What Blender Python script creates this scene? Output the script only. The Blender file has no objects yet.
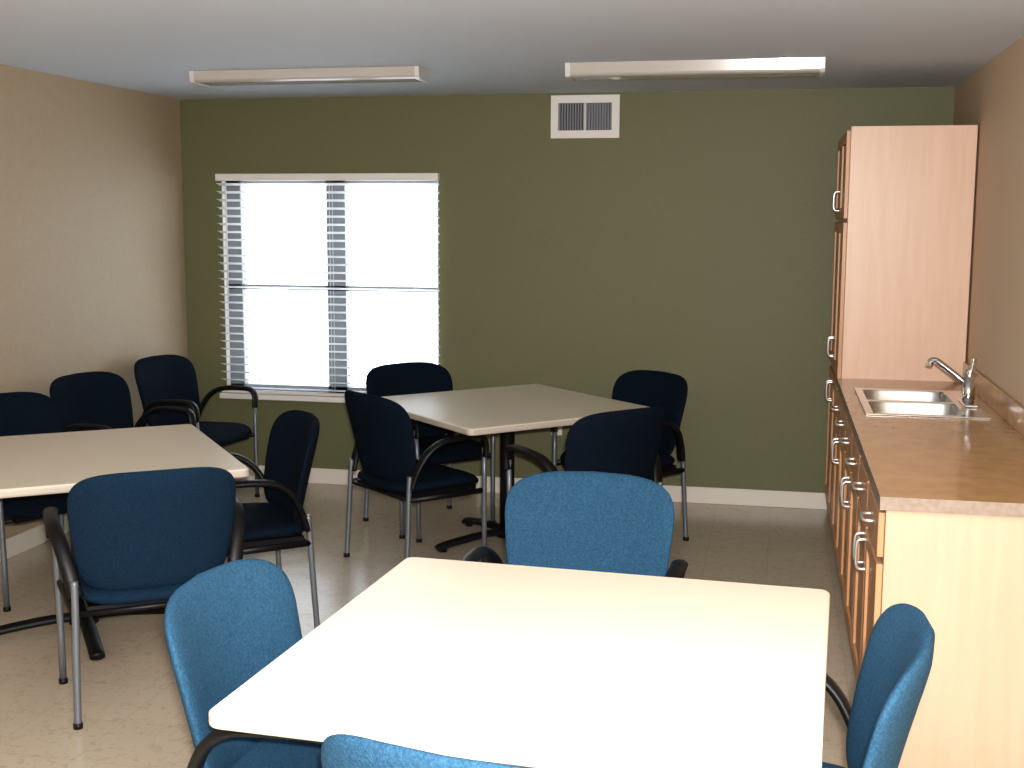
import bpy, bmesh, random
from math import *
from mathutils import Vector, Matrix
random.seed(4)
scene = bpy.context.scene
H = 2.44; D = 7.40; XL = -3.74; XR = 0.935; YF = -1.4
XC = 0.32; YC = 3.67; YT = 6.41

# ------------------------------------------------------------- materials
def mat(name, col, rough=0.5, metal=0.0, spec=0.5, var=0.0, vscale=8.0, bump=0.0, bscale=200.0, col2=None,
        stretch=(1, 1, 1), coat=0.0, trans=None):
    m = bpy.data.materials.new(name); m.use_nodes = True
    nt = m.node_tree; b = nt.nodes['Principled BSDF']
    b.inputs['Base Color'].default_value = (*col, 1)
    b.inputs['Roughness'].default_value = rough
    b.inputs['Metallic'].default_value = metal
    b.inputs['Specular IOR Level'].default_value = spec
    b.inputs['Coat Weight'].default_value = coat
    tc = nt.nodes.new('ShaderNodeTexCoord')
    mp = nt.nodes.new('ShaderNodeMapping'); mp.inputs['Scale'].default_value = stretch
    nt.links.new(tc.outputs['Object'], mp.inputs['Vector'])
    if var > 0 or col2:
        n = nt.nodes.new('ShaderNodeTexNoise'); n.inputs['Scale'].default_value = vscale
        n.inputs['Detail'].default_value = 6
        nt.links.new(mp.outputs[0], n.inputs['Vector'])
        r = nt.nodes.new('ShaderNodeValToRGB')
        c2 = col2 if col2 else tuple(c * (1 - var) for c in col)
        r.color_ramp.elements[0].position = 0.35; r.color_ramp.elements[0].color = (*c2, 1)
        r.color_ramp.elements[1].position = 0.65; r.color_ramp.elements[1].color = (*col, 1)
        nt.links.new(n.outputs['Fac'], r.inputs['Fac'])
        nt.links.new(r.outputs['Color'], b.inputs['Base Color'])
    if bump > 0:
        n2 = nt.nodes.new('ShaderNodeTexNoise'); n2.inputs['Scale'].default_value = bscale
        n2.inputs['Detail'].default_value = 3
        nt.links.new(tc.outputs['Object'], n2.inputs['Vector'])
        bp = nt.nodes.new('ShaderNodeBump'); bp.inputs['Strength'].default_value = bump
        bp.inputs['Distance'].default_value = 0.004
        nt.links.new(n2.outputs['Fac'], bp.inputs['Height'])
        nt.links.new(bp.outputs['Normal'], b.inputs['Normal'])
    return m

M_green = mat('paint_olive', (0.170, 0.172, 0.088), 0.55, bump=0.25, bscale=160, var=0.06, vscale=60)
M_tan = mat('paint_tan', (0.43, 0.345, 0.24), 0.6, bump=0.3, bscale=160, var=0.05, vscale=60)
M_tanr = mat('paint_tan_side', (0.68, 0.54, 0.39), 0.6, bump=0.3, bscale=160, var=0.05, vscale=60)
M_ceil = mat('paint_ceiling', (0.66, 0.73, 0.84), 0.8, bump=0.3, bscale=120)
M_white = mat('trim_white', (0.82, 0.80, 0.78), 0.4)
M_base = mat('trim_cream', (0.78, 0.73, 0.66), 0.4)
M_vinyl = mat('vinyl_frame', (0.20, 0.215, 0.235), 0.4)
M_grille = mat('vent_metal', (0.36, 0.38, 0.42), 0.4)
M_maple = mat('maple', (0.74, 0.52, 0.39), 0.38, col2=(0.70, 0.485, 0.355), vscale=5, stretch=(6, 6, 0.5))
M_maple2 = mat('maple_dimmed', (0.58, 0.415, 0.30), 0.42, col2=(0.55, 0.385, 0.275), vscale=5, stretch=(6, 6, 0.5))  # same maple, colour darkened to offset strong light on the near end
M_door = mat('maple_door', (0.58, 0.32, 0.17), 0.4, col2=(0.50, 0.27, 0.14), vscale=6, stretch=(6, 6, 0.5))
M_dark = mat('cab_gap', (0.05, 0.03, 0.02), 0.8)
M_counter = mat('laminate_brown', (0.45, 0.26, 0.105), 0.22, col2=(0.38, 0.21, 0.082), vscale=14, coat=0.2)
M_edge = mat('laminate_edge', (0.32, 0.255, 0.21), 0.4, var=0.2, vscale=60)
M_top = mat('laminate_cream', (0.77, 0.69, 0.565), 0.38, col2=(0.75, 0.67, 0.545), vscale=120)
M_tedge = mat('table_edge', (0.52, 0.47, 0.40), 0.45)
M_blk = mat('black_plastic', (0.006, 0.006, 0.007), 0.45, spec=0.35)
M_blkm = mat('black_metal', (0.008, 0.008, 0.009), 0.5, spec=0.3)
M_tube = mat('grey_tube', (0.20, 0.22, 0.25), 0.4, metal=0.5)
M_steel = mat('stainless', (0.75, 0.74, 0.72), 0.25, metal=1.0)
M_chrome = mat('chrome', (0.75, 0.75, 0.77), 0.10, metal=1.0)
M_nick = mat('nickel_pull', (0.8, 0.8, 0.8), 0.3, metal=0.8)
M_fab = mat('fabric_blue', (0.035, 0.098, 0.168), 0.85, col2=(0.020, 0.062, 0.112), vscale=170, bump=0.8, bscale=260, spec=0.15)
M_fab_dim = mat('fabric_blue_dimmed', (0.012, 0.033, 0.064), 0.85, col2=(0.007, 0.021, 0.043), vscale=170, bump=0.8, bscale=260, spec=0.12)  # same blue fabric, light falloff painted in as a darker colour
M_fab_shade = mat('fabric_blue_shaded', (0.006, 0.014, 0.027), 0.85, col2=(0.004, 0.009, 0.018), vscale=170, bump=0.8, bscale=260, spec=0.12)  # blue fabric darkened further, far chairs' dimness put into the colour
M_fix = mat('fixture_housing', (0.62, 0.63, 0.64), 0.3)
M_lens = mat('fixture_lens', (0.50, 0.48, 0.46), 0.16, coat=0.3)
M_slot = mat('vent_slot', (0.07, 0.07, 0.09), 0.8)

# floor tile
def floor_mat():
    m = bpy.data.materials.new('vct_tile'); m.use_nodes = True
    nt = m.node_tree; b = nt.nodes['Principled BSDF']; L = nt.links
    tc = nt.nodes.new('ShaderNodeTexCoord')
    br = nt.nodes.new('ShaderNodeTexBrick')
    br.offset = 0.0; br.inputs['Scale'].default_value = 1.0
    br.inputs['Brick Width'].default_value = 0.305; br.inputs['Row Height'].default_value = 0.305
    br.inputs['Mortar Size'].default_value = 0.001; br.inputs['Mortar Smooth'].default_value = 0.3
    br.inputs['Color1'].default_value = (0.56, 0.48, 0.38, 1)
    br.inputs['Color2'].default_value = (0.54, 0.46, 0.36, 1)
    br.inputs['Mortar'].default_value = (0.42, 0.36, 0.28, 1)
    L.new(tc.outputs['Object'], br.inputs['Vector'])
    n = nt.nodes.new('ShaderNodeTexNoise'); n.inputs['Scale'].default_value = 26; n.inputs['Detail'].default_value = 8
    n.inputs['Distortion'].default_value = 1.5
    L.new(tc.outputs['Object'], n.inputs['Vector'])
    r = nt.nodes.new('ShaderNodeValToRGB')
    r.color_ramp.elements[0].position = 0.33; r.color_ramp.elements[0].color = (0.76, 0.73, 0.68, 1)
    r.color_ramp.elements[1].position = 0.47; r.color_ramp.elements[1].color = (1, 1, 1, 1)
    L.new(n.outputs['Fac'], r.inputs['Fac'])
    mx = nt.nodes.new('ShaderNodeMix'); mx.data_type = 'RGBA'; mx.blend_type = 'MULTIPLY'
    mx.inputs['Factor'].default_value = 0.55
    L.new(br.outputs['Color'], mx.inputs['A']); L.new(r.outputs['Color'], mx.inputs['B'])
    L.new(mx.outputs['Result'], b.inputs['Base Color'])
    b.inputs['Roughness'].default_value = 0.20
    n2 = nt.nodes.new('ShaderNodeTexNoise'); n2.inputs['Scale'].default_value = 5
    L.new(tc.outputs['Object'], n2.inputs['Vector'])
    bp = nt.nodes.new('ShaderNodeBump'); bp.inputs['Strength'].default_value = 0.15; bp.inputs['Distance'].default_value = 0.01
    L.new(n2.outputs['Fac'], bp.inputs['Height']); L.new(bp.outputs['Normal'], b.inputs['Normal'])
    return m
M_floor = floor_mat()

def slat_mat():
    m = bpy.data.materials.new('blind_slat'); m.use_nodes = True
    nt = m.node_tree; out = nt.nodes['Material Output']
    b = nt.nodes['Principled BSDF']; b.inputs['Base Color'].default_value = (0.85, 0.86, 0.86, 1)
    b.inputs['Roughness'].default_value = 0.4
    t = nt.nodes.new('ShaderNodeBsdfTranslucent'); t.inputs['Color'].default_value = (0.9, 0.93, 0.97, 1)
    mx = nt.nodes.new('ShaderNodeMixShader'); mx.inputs[0].default_value = 0.30
    nt.links.new(b.outputs[0], mx.inputs[1]); nt.links.new(t.outputs[0], mx.inputs[2])
    nt.links.new(mx.outputs[0], out.inputs['Surface'])
    return m
M_slat = slat_mat()

# ------------------------------------------------------------- mesh helpers
def new_obj(name, verts, faces, material, parent=None, smooth=False, bevel=0.0, seg=2):
    me = bpy.data.meshes.new(name)
    me.from_pydata([tuple(v) for v in verts], [], faces)
    bm = bmesh.new(); bm.from_mesh(me); bmesh.ops.recalc_face_normals(bm, faces=bm.faces)
    if smooth:
        for f in bm.faces: f.smooth = True
    bm.to_mesh(me); bm.free()
    me.materials.append(material)
    o = bpy.data.objects.new(name, me); scene.collection.objects.link(o)
    if parent: o.parent = parent
    if bevel > 0:
        md = o.modifiers.new('bev', 'BEVEL'); md.width = bevel; md.segments = seg; md.limit_method = 'ANGLE'
        md.angle_limit = radians(40)
    return o

def boxes(name, lst, material, parent=None, bevel=0.0, seg=2):
    V = []; F = []
    for (x0, x1, y0, y1, z0, z1) in lst:
        k = len(V)
        V += [(x0, y0, z0), (x1, y0, z0), (x1, y1, z0), (x0, y1, z0), (x0, y0, z1), (x1, y0, z1), (x1, y1, z1), (x0, y1, z1)]
        F += [tuple(k + i for i in f) for f in ((0, 3, 2, 1), (4, 5, 6, 7), (0, 1, 5, 4), (1, 2, 6, 5), (2, 3, 7, 6), (3, 0, 4, 7))]
    return new_obj(name, V, F, material, parent, bevel=bevel, seg=seg)

def empty(name, loc=(0, 0, 0), rz=0.0):
    e = bpy.data.objects.new(name, None); scene.collection.objects.link(e)
    e.location = loc; e.rotation_euler = (0, 0, rz); e.empty_display_size = 0.2
    return e

def catmull(pts, n=8):
    pts = [Vector(p) for p in pts]
    P = [pts[0]] + pts + [pts[-1]]; out = []
    for i in range(1, len(P) - 2):
        for k in range(n):
            t = k / n; a, b, c, d = P[i - 1], P[i], P[i + 1], P[i + 2]
            out.append(0.5 * ((2 * b) + (c - a) * t + (2 * a - 5 * b + 4 * c - d) * t * t + (3 * b - a - 3 * c + d) * t ** 3))
    out.append(pts[-1]); return out

def sweep_data(path, w, h, side=None, nseg=12, taper=None):
    V = []; F = []; n = len(path)
    for i, p in enumerate(path):
        t = (path[min(i + 1, n - 1)] - path[max(i - 1, 0)]).normalized()
        if side is not None:
            s = Vector(side); s = (s - t * s.dot(t)).normalized()
        else:
            ref = Vector((1, 0, 0)) if abs(t.x) < 0.8 else Vector((0, 1, 0)); s = (ref - t * ref.dot(t)).normalized()
        u = t.cross(s)
        k = taper(i / (n - 1)) if taper else 1.0
        for j in range(nseg):
            a = 2 * pi * j / nseg
            V.append(p + s * (w * k * cos(a)) + u * (h * k * sin(a)))
    for i in range(n - 1):
        for j in range(nseg):
            a = i * nseg + j; b = i * nseg + (j + 1) % nseg
            F.append((a, b, b + nseg, a + nseg))
    F.append(tuple(range(nseg - 1, -1, -1))); F.append(tuple((n - 1) * nseg + j for j in range(nseg)))
    return V, F

def sweeps(name, lst, material, parent=None):
    V = []; F = []
    for args in lst:
        v, f = sweep_data(**args); k = len(V); V += v; F += [tuple(i + k for i in q) for q in f]
    return new_obj(name, V, F, material, parent, smooth=True)

def pad(name, outline, T, warp, material, parent, na=56, p=6.0):
    V = []; F = []
    def ring(r, s):
        idx = []
        for j in range(na):
            a = 2 * pi * j / na; x, y = outline(a)
            t = s * T * 0.5 * (max(0.0, 1 - r ** p)) ** 0.5
            idx.append(len(V)); V.append(warp(x * r, y * r, t))
        return idx
    rs = [0.18, 0.38, 0.56, 0.7, 0.8, 0.88, 0.94, 0.98, 0.995]
    rows = []
    c0 = len(V); V.append(warp(0, 0, T * 0.5))
    for r in rs: rows.append(ring(r, 1))
    rows.append(ring(1.0, 0))
    for r in reversed(rs): rows.append(ring(r, -1))
    c1 = len(V); V.append(warp(0, 0, -T * 0.5))
    for j in range(na):
        F.append((c0, rows[0][j], rows[0][(j + 1) % na]))
        F.append((c1, rows[-1][(j + 1) % na], rows[-1][j]))
    for a, b in zip(rows[:-1], rows[1:]):
        for j in range(na):
            F.append((a[j], b[j], b[(j + 1) % na], a[(j + 1) % na]))
    return new_obj(name, V, F, material, parent, smooth=True)

def superell(a, hx, hy, n):
    c, s = cos(a), sin(a)
    return hx * (abs(c) ** (2 / n)) * (1 if c >= 0 else -1), hy * (abs(s) ** (2 / n)) * (1 if s >= 0 else -1)

# ------------------------------------------------------------- chair
chair_meshes = {}
def chair(bx, by, ang, fab):
    """(bx,by) = plan position of the top centre of the back; ang = facing direction in degrees"""
    f = Vector((cos(radians(ang)), sin(radians(ang))))
    o = Vector((bx, by)) + f * 0.30
    e = empty('guest_chair', (o.x, o.y, 0), radians(ang - 90))
    def setfab(ob):
        if ob.name.split('.')[0] in ('backrest', 'seat_cushion'):
            ob.material_slots[0].link = 'OBJECT'; ob.material_slots[0].material = fab
    if chair_meshes:
        for n, me in chair_meshes.items():
            ob = bpy.data.objects.new(n, me); scene.collection.objects.link(ob); ob.parent = e
            setfab(ob)
        return e
    zc, hh = 0.650, 0.215
    def bo(a):
        x, y = superell(a, 0.300, hh, 4.8)
        k = (y / hh)
        x *= 0.915 + 0.080 * k - 0.015 * k * k
        y += 0.012 * (1 - (x / 0.29) ** 2) * (1 if y > 0 else 0.3)
        return x, y
    def bw(x, y, t):
        lean = 0.23 * (y + hh)
        fwd = 0.85 * x * x
        return (x * 0.985, -0.20 - lean * (0.75 + 0.7 * (y + hh)) + fwd + t, zc + y)
    parts = []
    parts.append(pad('backrest', bo, 0.052, bw, M_fab, e))
    def so(a):
        x, y = superell(a, 0.262, 0.245, 4.5)
        x *= 1.0 + 0.05 * (y / 0.245)
        return x, y
    def sw(x, y, t):
        drop = -0.9 * max(0, y - 0.10) ** 2 * 1.6 + 0.02 * y
        return (x, y + 0.01, 0.43 + t + drop + 0.10 * x * x)
    parts.append(pad('seat_cushion', so, 0.075, sw, M_fab, e))
    tubes = []; arms = []; rails = []
    for s in (-1, 1):
        tubes.append(dict(path=[Vector(p) for p in ((s * 0.290, 0.215, 0.0), (s * 0.291, 0.213, 0.2), (s * 0.294, 0.21, 0.45), (s * 0.300, 0.205, 0.60))], w=0.0125, h=0.0125))
        tubes.append(dict(path=catmull([(s * 0.276, -0.235, 0.0), (s * 0.272, -0.222, 0.2), (s * 0.267, -0.212, 0.40), (s * 0.266, -0.205, 0.50)], 5), w=0.0125, h=0.0125))
        rails.append(dict(path=[Vector((s * 0.270, -0.21, 0.385)), Vector((s * 0.290, 0.21, 0.385))], w=0.010, h=0.014))
        arms.append(dict(path=catmull([(s * 0.300, 0.208, 0.555), (s * 0.303, 0.207, 0.615), (s * 0.306, 0.192, 0.650), (s * 0.311, 0.15, 0.665),
                                       (s * 0.316, 0.03, 0.664), (s * 0.312, -0.06, 0.650), (s * 0.298, -0.125, 0.605), (s * 0.279, -0.17, 0.53), (s * 0.262, -0.20, 0.44)], 6),
                         w=0.026, h=0.0145, side=(1, 0, 0), nseg=14))
    rails.append(dict(path=[Vector((-0.286, 0.17, 0.382)), Vector((0.286, 0.17, 0.382))], w=0.010, h=0.010))
    rails.append(dict(path=[Vector((-0.270, -0.20, 0.382)), Vector((0.270, -0.20, 0.382))], w=0.010, h=0.010))
    glides = []
    for s in (-1, 1):
        glides.append(dict(path=[Vector((s * 0.290, 0.215, 0)), Vector((s * 0.290, 0.215, 0.018))], w=0.016, h=0.016))
        glides.append(dict(path=[Vector((s * 0.276, -0.235, 0)), Vector((s * 0.276, -0.235, 0.018))], w=0.016, h=0.016))
    parts.append(sweeps('legs', tubes, M_tube, e))
    parts.append(sweeps('armrests', arms, M_blk, e))
    parts.append(sweeps('frame_rails', rails, M_blk, e))
    parts.append(sweeps('foot_glides', glides, M_blk, e))
    parts.append(boxes('seat_pan', [(-0.225, 0.225, -0.20, 0.21, 0.375, 0.405)], M_blk, e))
    for p in parts:
        chair_meshes[p.name] = p.data; setfab(p)
    return e

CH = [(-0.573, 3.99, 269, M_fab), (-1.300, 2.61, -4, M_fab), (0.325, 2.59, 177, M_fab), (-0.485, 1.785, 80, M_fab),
      (-1.99, 3.69, 126, M_fab_dim), (-1.93, 4.92, 218, M_fab_shade), (-3.63, 6.74, 351, M_fab_shade), (-3.62, 5.90, 347, M_fab_shade), (-3.58, 5.12, 335, M_fab_shade),
      (-1.92, 5.57, 50, M_fab_shade), (-2.09, 6.77, 316, M_fab_shade), (-0.60, 6.73, 230, M_fab_shade), (-0.61, 5.37, 137, M_fab_shade)]
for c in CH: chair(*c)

# ------------------------------------------------------------- tables
def rrect(hx, r, n=6):
    pts = []
    for cx, cy, a0 in ((hx - r, hx - r, 0), (-hx + r, hx - r, 90), (-hx + r, -hx + r, 180), (hx - r, -hx + r, 270)):
        for k in range(n + 1):
            a = radians(a0 + 90 * k / n); pts.append((cx + r * cos(a), cy + r * sin(a)))
    return pts
def table(x, y, ang, side=1.15):
    e = empty('square_pedestal_table', (x, y, 0), radians(ang))
    h = side / 2
    prof = [(-0.006, 0.707), (-0.001, 0.711), (0.0, 0.716), (0.0, 0.731), (-0.001, 0.736), (-0.006, 0.740)]
    V = []; F = []
    for off, z in prof:
        V += [(px, py, z) for px, py in rrect(h + off, 0.03 + off)]
    n = len(rrect(h, 0.03))
    for i in range(len(prof) - 1):
        for j in range(n):
            F.append((i * n + j, i * n + (j + 1) % n, (i + 1) * n + (j + 1) % n, (i + 1) * n + j))
    F.append(tuple(reversed(range(n)))); F.append(tuple(range((len(prof) - 1) * n, len(prof) * n)))
    o = new_obj('tabletop', V, F, M_top, e)
    o.data.materials.append(M_tedge)
    for p in o.data.polygons:
        if abs(p.normal.z) < 0.6: p.material_index = 1
    sweeps('pedestal_column', [dict(path=[Vector((0, 0, 0.05)), Vector((0, 0, 0.69))], w=0.038, h=0.038, nseg=24),
                               dict(path=[Vector((0, 0, 0.03)), Vector((0, 0, 0.075))], w=0.06, h=0.06, nseg=24)], M_blkm, e)
    boxes('top_spider', [(-0.30, 0.30, -0.025, 0.025, 0.685, 0.706), (-0.025, 0.025, -0.30, 0.30, 0.685, 0.706)], M_blkm, e, bevel=0.004)
    feet = []
    for k in range(4):
        a = k * pi / 2; c, s = cos(a), sin(a)
        feet.append(dict(path=catmull([(0, 0, 0.058), (0.15 * c, 0.15 * s, 0.056), (0.32 * c, 0.32 * s, 0.040), (0.40 * c, 0.40 * s, 0.028), (0.425 * c, 0.425 * s, 0.018)], 5),
                          w=0.030, h=0.018, side=(-s, c, 0)))
        feet.append(dict(path=[Vector((0.39 * c, 0.39 * s, 0)), Vector((0.39 * c, 0.39 * s, 0.03))], w=0.02, h=0.02))
    sweeps('cross_feet', feet, M_blkm, e)
    return e
table(-0.458, 2.715, -3.0, 1.185)
table(-1.36, 6.27, 45, 1.15)
table(-2.78, 4.50, 37.5, 1.155)

# ------------------------------------------------------------- room shell
T = 0.12
boxes('floor', [(XL - T, XR + T, YF - T, D + T, -0.1, 0)], M_floor)
boxes('ceiling', [(XL - T, XR + T, YF - T, D + T, H, H + 0.1)], M_ceil)
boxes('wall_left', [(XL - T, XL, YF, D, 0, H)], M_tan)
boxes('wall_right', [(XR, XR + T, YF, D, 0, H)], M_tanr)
boxes('wall_front', [(XL - T, XR + T, YF - T, YF, 0, H)], M_tan)
WX0, WX1, WZ0, WZ1 = -3.47, -2.045, 0.575, 1.95
boxes('wall_back', [(XL - T, WX0, D, D + T, 0, H), (WX1, XR + T, D, D + T, 0, H),
                    (WX0, WX1, D, D + T, 0, WZ0), (WX0, WX1, D, D + T, WZ1, H)], M_green)
bb = 0.10
boxes('baseboard_back', [(XL, XC + 0.07, D - 0.014, D, 0, bb)], M_base, bevel=0.004)
boxes('baseboard_left', [(XL, XL + 0.014, YF, D - 0.014, 0, bb)], M_base, bevel=0.004)
boxes('baseboard_right', [(XR - 0.014, XR, YF, YC - 0.02, 0, bb)], M_base, bevel=0.004)

# window
w = empty('window_1', (0, 0, 0))
yf = D + 0.05
mid = (WX0 + WX1) / 2 + 0.03
fr = [(WX0, WX0 + 0.105, yf, yf + 0.06, WZ0, WZ1), (WX1 - 0.02, WX1, yf, yf + 0.06, WZ0, WZ1),
      (WX0, WX1, yf, yf + 0.06, WZ0, WZ0 + 0.05), (WX0, WX1, yf, yf + 0.06, WZ1 - 0.04, WZ1),
      (mid - 0.062, mid + 0.062, yf, yf + 0.06, WZ0, WZ1),
      (WX0, WX1, yf, yf + 0.05, 1.240, 1.272)]
boxes('window_frame', fr, M_vinyl, w)
gl = bpy.data.materials.new('glass_pane'); gl.use_nodes = True
gt = gl.node_tree.nodes.new('ShaderNodeBsdfTransparent')
gl.node_tree.links.new(gt.outputs[0], gl.node_tree.nodes['Material Output'].inputs['Surface'])
boxes('window_glass', [(WX0, WX1, yf + 0.028, yf + 0.032, WZ0, WZ1)], gl, w)
boxes('window_sill', [(WX0 - 0.03, WX1 + 0.03, D - 0.055, D + 0.05, WZ0 - 0.036, WZ0)], M_white, w, bevel=0.005)
boxes('window_reveal', [(WX0 - 0.001, WX0 + 0.004, D, D + 0.05, WZ0, WZ1), (WX1 - 0.004, WX1 + 0.001, D, D + 0.05, WZ0, WZ1), (WX0, WX1, D, D + 0.05, WZ1 - 0.004, WZ1 + 0.001)], M_white, w)
# blind
b = empty('venetian_blind', (0, 0, 0))
boxes('headrail', [(WX0 - 0.015, WX1 + 0.015, D - 0.062, D - 0.004, WZ1 - 0.022, WZ1 + 0.022)], M_white, b, bevel=0.004)
V = []; F = []
nsl = 27; z0 = WZ0 + 0.035; z1 = WZ1 - 0.045
for i in range(nsl):
    z = z0 + (z1 - z0) * i / (nsl - 1)
    k = len(V); tilt = radians(-15)
    for (dy, dz) in ((-0.024, 0), (-0.012, 0.003), (0, 0.004), (0.012, 0.003), (0.024, 0)):
        yy = D - 0.032 + dy * cos(tilt) - dz * sin(tilt); zz = z + dy * sin(tilt) + dz * cos(tilt)
        V += [(WX0 - 0.012, yy, zz), (WX1 + 0.012, yy, zz), (WX0 - 0.012, yy, zz + 0.0025), (WX1 + 0.012, yy, zz + 0.0025)]
    for j in range(4):
        a = k + 4 * j
        F += [(a, a + 4, a + 5, a + 1), (a + 2, a + 3, a + 7, a + 6), (a, a + 2, a + 6, a + 4), (a + 1, a + 5, a + 7, a + 3)]
    F += [(k, k + 1, k + 3, k + 2), (k + 16, k + 18, k + 19, k + 17)]
new_obj('slats', V, F, M_slat, b)
boxes('bottom_rail', [(WX0 - 0.012, WX1 + 0.012, D - 0.054, D - 0.010, WZ0 + 0.004, WZ0 + 0.020)], M_white, b, bevel=0.003)
cords = []
for x in (WX0 + 0.15, mid, WX1 - 0.15):
    for dy in (-0.058, -0.006):
        cords.append(dict(path=[Vector((x, D + dy, WZ0 + 0.01)), Vector((x, D + dy, WZ1 - 0.03))], w=0.0012, h=0.0012, nseg=6))
cords.append(dict(path=[Vector((WX0 + 0.06, D - 0.068, WZ1 - 0.75)), Vector((WX0 + 0.06, D - 0.068, WZ1 - 0.03))], w=0.004, h=0.004, nseg=8))
sweeps('cords', cords, M_white, b)

# vent
v = empty('air_vent', (0, 0, 0))
vx0, vx1, vz0, vz1 = -1.345, -0.935, 2.175, 2.425
fw = 0.045
boxes('vent_frame', [(vx0, vx1, D - 0.014, D - 0.001, vz0, vz0 + fw), (vx0, vx1, D - 0.014, D - 0.001, vz1 - fw, vz1),
                     (vx0, vx0 + fw, D - 0.014, D - 0.001, vz0 + fw, vz1 - fw), (vx1 - fw, vx1, D - 0.014, D - 0.001, vz0 + fw, vz1 - fw),
                     ((vx0 + vx1) / 2 - 0.004, (vx0 + vx1) / 2 + 0.004, D - 0.013, D - 0.001, vz0 + fw, vz1 - fw)], M_white, v)
boxes('vent_back', [(vx0 + fw, vx1 - fw, D - 0.003, D - 0.001, vz0 + fw, vz1 - fw)], M_slot, v)
V = []; F = []
n = 20
for i in range(n):
    x = vx0 + fw + (vx1 - vx0 - 2 * fw) * (i + 0.5) / n; s = 0.0018 if i < n / 2 else -0.0045
    k = len(V)
    for zz in (vz0 + fw, vz1 - fw):
        V += [(x - s - 0.0018, D - 0.012, zz), (x - s + 0.0018, D - 0.012, zz), (x + s + 0.0018, D - 0.003, zz), (x + s - 0.0018, D - 0.003, zz)]
    F += [(k, k + 1, k + 2, k + 3), (k + 4, k + 7, k + 6, k + 5), (k, k + 4, k + 5, k + 1), (k + 1, k + 5, k + 6, k + 2), (k + 2, k + 6, k + 7, k + 3), (k + 3, k + 7, k + 4, k)]
new_obj('vent_louvers', V, F, M_grille, v)

# outlet
o = empty('wall_outlet', (0, 0, 0))
boxes('outlet_plate', [(-1.33, -1.26, D - 0.007, D, 0.38, 0.495)], M_white, o, bevel=0.003)
boxes('outlet_sockets', [(-1.312, -1.278, D - 0.0095, D - 0.006, 0.395, 0.425), (-1.312, -1.278, D - 0.0095, D - 0.006, 0.45, 0.48)], M_base, o, bevel=0.003)

# ceiling light fixtures
def fixture(x0, x1, y0=5.97, y1=6.17, dz=0.06):
    e = empty('ceiling_light_fixture', (0, 0, 0))
    zt = H; zb = H - dz
    def profile(g):
        half = [(y0 - g, zt), (y0 + 0.0055 - g, zt - 0.045 * dz / 0.06), (y0 + 0.012 - g, zb + 0.006 - g), (y0 + 0.03, zb - g)]
        return half + [(y0 + y1 - a, c) for a, c in reversed(half)]
    def extr(name, pr, xs, m_):
        V = []; F = []; m = len(pr)
        for xa, xb in xs:
            k = len(V)
            for x in (xa, xb): V += [(x, a, c) for a, c in pr]
            F += [(k + j, k + (j + 1) % m, k + (j + 1) % m + m, k + j + m) for j in range(m)] + [tuple(k + q for q in range(m)), tuple(k + q for q in range(2 * m - 1, m - 1, -1))]
        return new_obj(name, V, F, m_, e)
    extr('diffuser', profile(0), [(x0 + 0.02, x1 - 0.02)], M_lens)
    extr('end_caps', profile(0.004), [(x0, x0 + 0.022), (x1 - 0.022, x1)], M_fix)
    return e
fixture(-2.96, -1.745, dz=0.057)
fixture(-1.02, 0.185, dz=0.065)

# ------------------------------------------------------------- cabinets
cab = empty('base_cabinet', (0, 0, 0))
XD = XC + 0.015
CT = 0.91
XB = XR - 0.002
boxes('carcass', [(XD, XB, YC + 0.02, YC + 0.04, 0.0, CT - 0.04), (XD, XB, YT - 0.02, YT, 0.10, CT - 0.04),
                  (XD, XD + 0.02, YC + 0.04, YT - 0.02, 0.10, CT - 0.04), (XB - 0.01, XB, YC + 0.04, YT - 0.02, 0.10, CT - 0.04),
                  (XD + 0.02, XB - 0.01, YC + 0.04, YT - 0.02, 0.10, 0.12), (XD + 0.06, XD + 0.08, YC + 0.04, YT, 0, 0.10)], M_maple2, cab, bevel=0.001, seg=1)
def panel_door(name, y0, y1, z0, z1, parent, frame=0.055):
    x0 = XD - 0.02
    L = [(x0, XD - 0.001, y0, y0 + frame, z0, z1), (x0, XD - 0.001, y1 - frame, y1, z0, z1),
         (x0, XD - 0.001, y0 + frame, y1 - frame, z0, z0 + frame), (x0, XD - 0.001, y0 + frame, y1 - frame, z1 - frame, z1),
         (x0 + 0.009, XD - 0.001, y0 + frame, y1 - frame, z0 + frame, z1 - frame)]
    return boxes(name, L, M_door, parent, bevel=0.0015, seg=1)
pulls = []
def pull(y, z, vert=True, L=0.10):
    x0 = XD - 0.02
    a = Vector((0, 0, L / 2)) if vert else Vector((0, L / 2, 0))
    c = Vector((x0, y, z))
    pts = [c - a, c - a * 0.98 + Vector((-0.020, 0, 0)), c - a * 0.75 + Vector((-0.030, 0, 0)), c + Vector((-0.032, 0, 0)), c + a * 0.75 + Vector((-0.030, 0, 0)), c + a * 0.98 + Vector((-0.020, 0, 0)), c + a]
    pulls.append(dict(path=catmull(pts, 4), w=0.0055, h=0.0055, nseg=8, side=(0, 1, 0) if vert else (0, 0, 1)))
n = 6; Wd = (YT - YC - 0.02) / n
for i in range(n):
    ya = YC + 0.02 + i * Wd + 0.012; yb = ya + Wd - 0.024
    boxes('drawer_front', [(XD - 0.02, XD - 0.001, ya, yb, 0.72, 0.855)], M_door, cab, bevel=0.003)
    panel_door('cabinet_door', ya, yb, 0.115, 0.70, cab)
    pull((ya + yb) / 2, 0.79, False)
    pull(yb - 0.03 if i % 2 == 0 else ya + 0.03, 0.62)
sweeps('pulls', pulls, M_nick, cab); pulls.clear()

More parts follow.
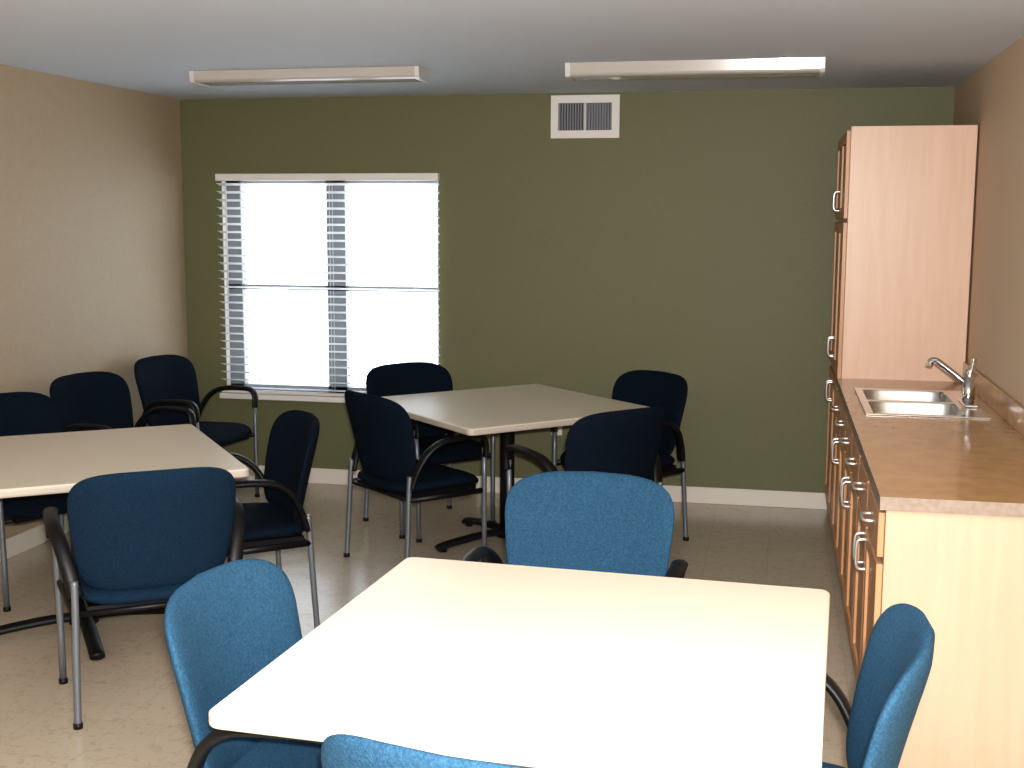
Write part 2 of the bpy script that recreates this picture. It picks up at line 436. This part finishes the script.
tall = empty('tall_pantry_cabinet', (0, 0, 0))
boxes('carcass', [(XD, XR - 0.010, YT, D - 0.002, 0.10, 2.16), (XD + 0.06, XR - 0.010, YT, D - 0.002, 0, 0.10)], M_maple, tall, bevel=0.002)
Wt = (D - YT - 0.03) / 2
for i in range(2):
    ya = YT + 0.004 + i * (Wt + 0.004); yb = ya + Wt - 0.004
    for (za, zb) in ((0.115, 0.86), (0.90, 1.69), (1.71, 2.14)):
        panel_door('cabinet_door', ya, yb, za, zb, tall)
    yh = yb - 0.03 if i == 0 else ya + 0.03
    pull(yh, 0.78); pull(yh, 1.02); pull(yh, 1.80)
sweeps('pulls', pulls, M_nick, tall)

# countertop with sink cut-out
ct = empty('countertop', (0, 0, 0))
SX0, SX1, SY0, SY1 = 0.375, 0.862, 5.22, 6.02
hx0, hx1, hy0, hy1 = SX0 + 0.02, SX1 - 0.02, SY0 + 0.02, SY1 - 0.02
zt = CT; zb = CT - 0.04
xs = [XC - 0.005, hx0, hx1, XR - 0.001]; ys = [YC, hy0, hy1, YT - 0.001]
V = []; F = []
for z in (zb, zt):
    for y in ys:
        for x in xs: V.append((x, y, z))
def vid(i, j, k): return k * 16 + j * 4 + i
for i in range(3):
    for j in range(3):
        if i == 1 and j == 1: continue
        F.append((vid(i, j, 1), vid(i + 1, j, 1), vid(i + 1, j + 1, 1), vid(i, j + 1, 1)))
        F.append((vid(i, j, 0), vid(i, j + 1, 0), vid(i + 1, j + 1, 0), vid(i + 1, j, 0)))
for k in range(3):
    F.append((vid(k, 0, 0), vid(k + 1, 0, 0), vid(k + 1, 0, 1), vid(k, 0, 1)))
    F.append((vid(k, 3, 0), vid(k, 3, 1), vid(k + 1, 3, 1), vid(k + 1, 3, 0)))
    F.append((vid(0, k, 0), vid(0, k, 1), vid(0, k + 1, 1), vid(0, k + 1, 0)))
    F.append((vid(3, k, 0), vid(3, k + 1, 0), vid(3, k + 1, 1), vid(3, k, 1)))
F += [(vid(1, 1, 0), vid(2, 1, 0), vid(2, 1, 1), vid(1, 1, 1)), (vid(1, 2, 0), vid(1, 2, 1), vid(2, 2, 1), vid(2, 2, 0)),
      (vid(1, 1, 0), vid(1, 1, 1), vid(1, 2, 1), vid(1, 2, 0)), (vid(2, 1, 0), vid(2, 2, 0), vid(2, 2, 1), vid(2, 1, 1))]
o = new_obj('counter_slab', V, F, M_counter, ct); o.data.materials.append(M_edge)
for p in o.data.polygons:
    if abs(p.normal.z) < 0.5: p.material_index = 1
boxes('backsplash', [(XR - 0.021, XR - 0.001, YC, YT - 0.001, CT, CT + 0.10)], M_counter, ct, bevel=0.003)

# sink
sk = empty('double_bowl_sink', (0, 0, 0))
ym = (SY0 + SY1) / 2
V = []; F = []
def bowl(x0, x1, y0, y1, depth):
    loops = []
    specs = [(0, CT + 0.004), (0.004, CT - 0.004), (0.012, CT - depth + 0.03), (0.035, CT - depth), (0.09, CT - depth - 0.004)]
    cx, cy = (x0 + x1) / 2, (y0 + y1) / 2
    for off, z in specs:
        hx = (x1 - x0) / 2 - off; hy = (y1 - y0) / 2 - off; idx = []
        for q in range(40):
            a = 2 * pi * q / 40; x, y = superell(a, hx, hy, 6)
            idx.append(len(V)); V.append((cx + x, cy + y, z))
        loops.append(idx)
    for a, b_ in zip(loops[:-1], loops[1:]):
        for q in range(40): F.append((a[q], a[(q + 1) % 40], b_[(q + 1) % 40], b_[q]))
    F.append(tuple(loops[-1]))
bx1 = SX1 - 0.085
bA = (SX0 + 0.03, bx1, SY0 + 0.03, ym - 0.012); bB = (SX0 + 0.03, bx1, ym + 0.012, SY1 - 0.03)
bowl(*bA, 0.16); bowl(*bB, 0.16)
new_obj('bowls', V, F, M_steel, sk, smooth=True)
z0_, z1_ = CT + 0.0005, CT + 0.006
boxes('rim', [(SX0, bA[0] + 0.004, SY0, SY1, z0_, z1_), (bx1 - 0.004, SX1, SY0, SY1, z0_, z1_),
              (bA[0], bx1, SY0, bA[2] + 0.004, z0_, z1_), (bA[0], bx1, bA[3] - 0.004, bB[2] + 0.004, z0_, z1_), (bA[0], bx1, bB[3] - 0.004, SY1, z0_, z1_)], M_steel, sk, bevel=0.002)
dr = []
for bb_ in (bA, bB):
    cx = (bb_[0] + bb_[1]) / 2; cy = (bb_[2] + bb_[3]) / 2
    dr.append(dict(path=[Vector((cx, cy, CT - 0.163)), Vector((cx, cy, CT - 0.157))], w=0.045, h=0.045, nseg=20))
sweeps('drains', dr, M_dark, sk)
# faucet (stands on the sink's rear deck)
fx, fy = SX1 - 0.036, ym - 0.03; fz = CT + 0.0062
fa = empty('kitchen_faucet', (0, 0, 0))
boxes('escutcheon', [(fx - 0.028, fx + 0.028, fy - 0.11, fy + 0.11, fz, fz + 0.012)], M_chrome, fa, bevel=0.005)
sweeps('body', [dict(path=[Vector((fx, fy, fz + 0.002)), Vector((fx, fy, fz + 0.04)), Vector((fx, fy, fz + 0.12))], w=0.026, h=0.026, nseg=20),
                dict(path=catmull([(fx, fy, fz + 0.115), (fx, fy, fz + 0.135), (fx + 0.005, fy, fz + 0.145)], 4), w=0.022, h=0.022, nseg=20),
                dict(path=catmull([(fx, fy, fz + 0.08), (fx - 0.05, fy + 0.01, fz + 0.12), (fx - 0.11, fy + 0.03, fz + 0.165), (fx - 0.135, fy + 0.04, fz + 0.182), (fx - 0.155, fy + 0.045, fz + 0.180), (fx - 0.16, fy + 0.045, fz + 0.156)], 6), w=0.0135, h=0.0135, nseg=14),
                dict(path=catmull([(fx, fy, fz + 0.135), (fx + 0.010, fy, fz + 0.16), (fx + 0.016, fy, fz + 0.20)], 5), w=0.012, h=0.008, nseg=12)], M_chrome, fa)

# ------------------------------------------------------------- lights
wd = bpy.data.worlds.new('World'); scene.world = wd; wd.use_nodes = True
bg = wd.node_tree.nodes['Background']; bg.inputs[0].default_value = (0.84, 0.92, 1.0, 1); bg.inputs[1].default_value = 5.0

def area(name, loc, rot, sx, sy, power, col):
    l = bpy.data.lights.new(name, 'AREA'); l.shape = 'RECTANGLE'; l.size = sx; l.size_y = sy; l.energy = power; l.color = col
    o = bpy.data.objects.new(name, l); scene.collection.objects.link(o); o.location = loc; o.rotation_euler = rot; return o
area('camera_flash', (0.03, -0.03, 1.80), (radians(84), 0, 0.21), 0.06, 0.04, 190, (1.0, 0.965, 0.93))
area('ceiling_fill_light', (-0.4, 0.8, 2.38), (0, 0, 0), 1.2, 0.25, 36, (1.0, 0.97, 0.93))  # added fill light above the view, no fixture modelled there

# ------------------------------------------------------------- camera
cd = bpy.data.cameras.new('camera'); cam = bpy.data.objects.new('camera', cd); scene.collection.objects.link(cam)
cd.sensor_width = 36; cd.lens = 36 * 1237.1 / 1024; cd.clip_start = 0.05
R = Matrix.Rotation(0.21, 3, 'Z') @ Matrix.Rotation(pi / 2 - 0.1348, 3, 'X') @ Matrix.Rotation(0.0042, 3, 'Z')
M4 = R.to_4x4(); M4.translation = Vector((0, 0, 1.7142)); cam.matrix_world = M4
scene.camera = cam
scene.view_settings.view_transform = 'Standard'
for lk in ('Medium High Contrast', 'Standard - Medium High Contrast'):
    try:
        scene.view_settings.look = lk; break
    except Exception as ex: print(ex)
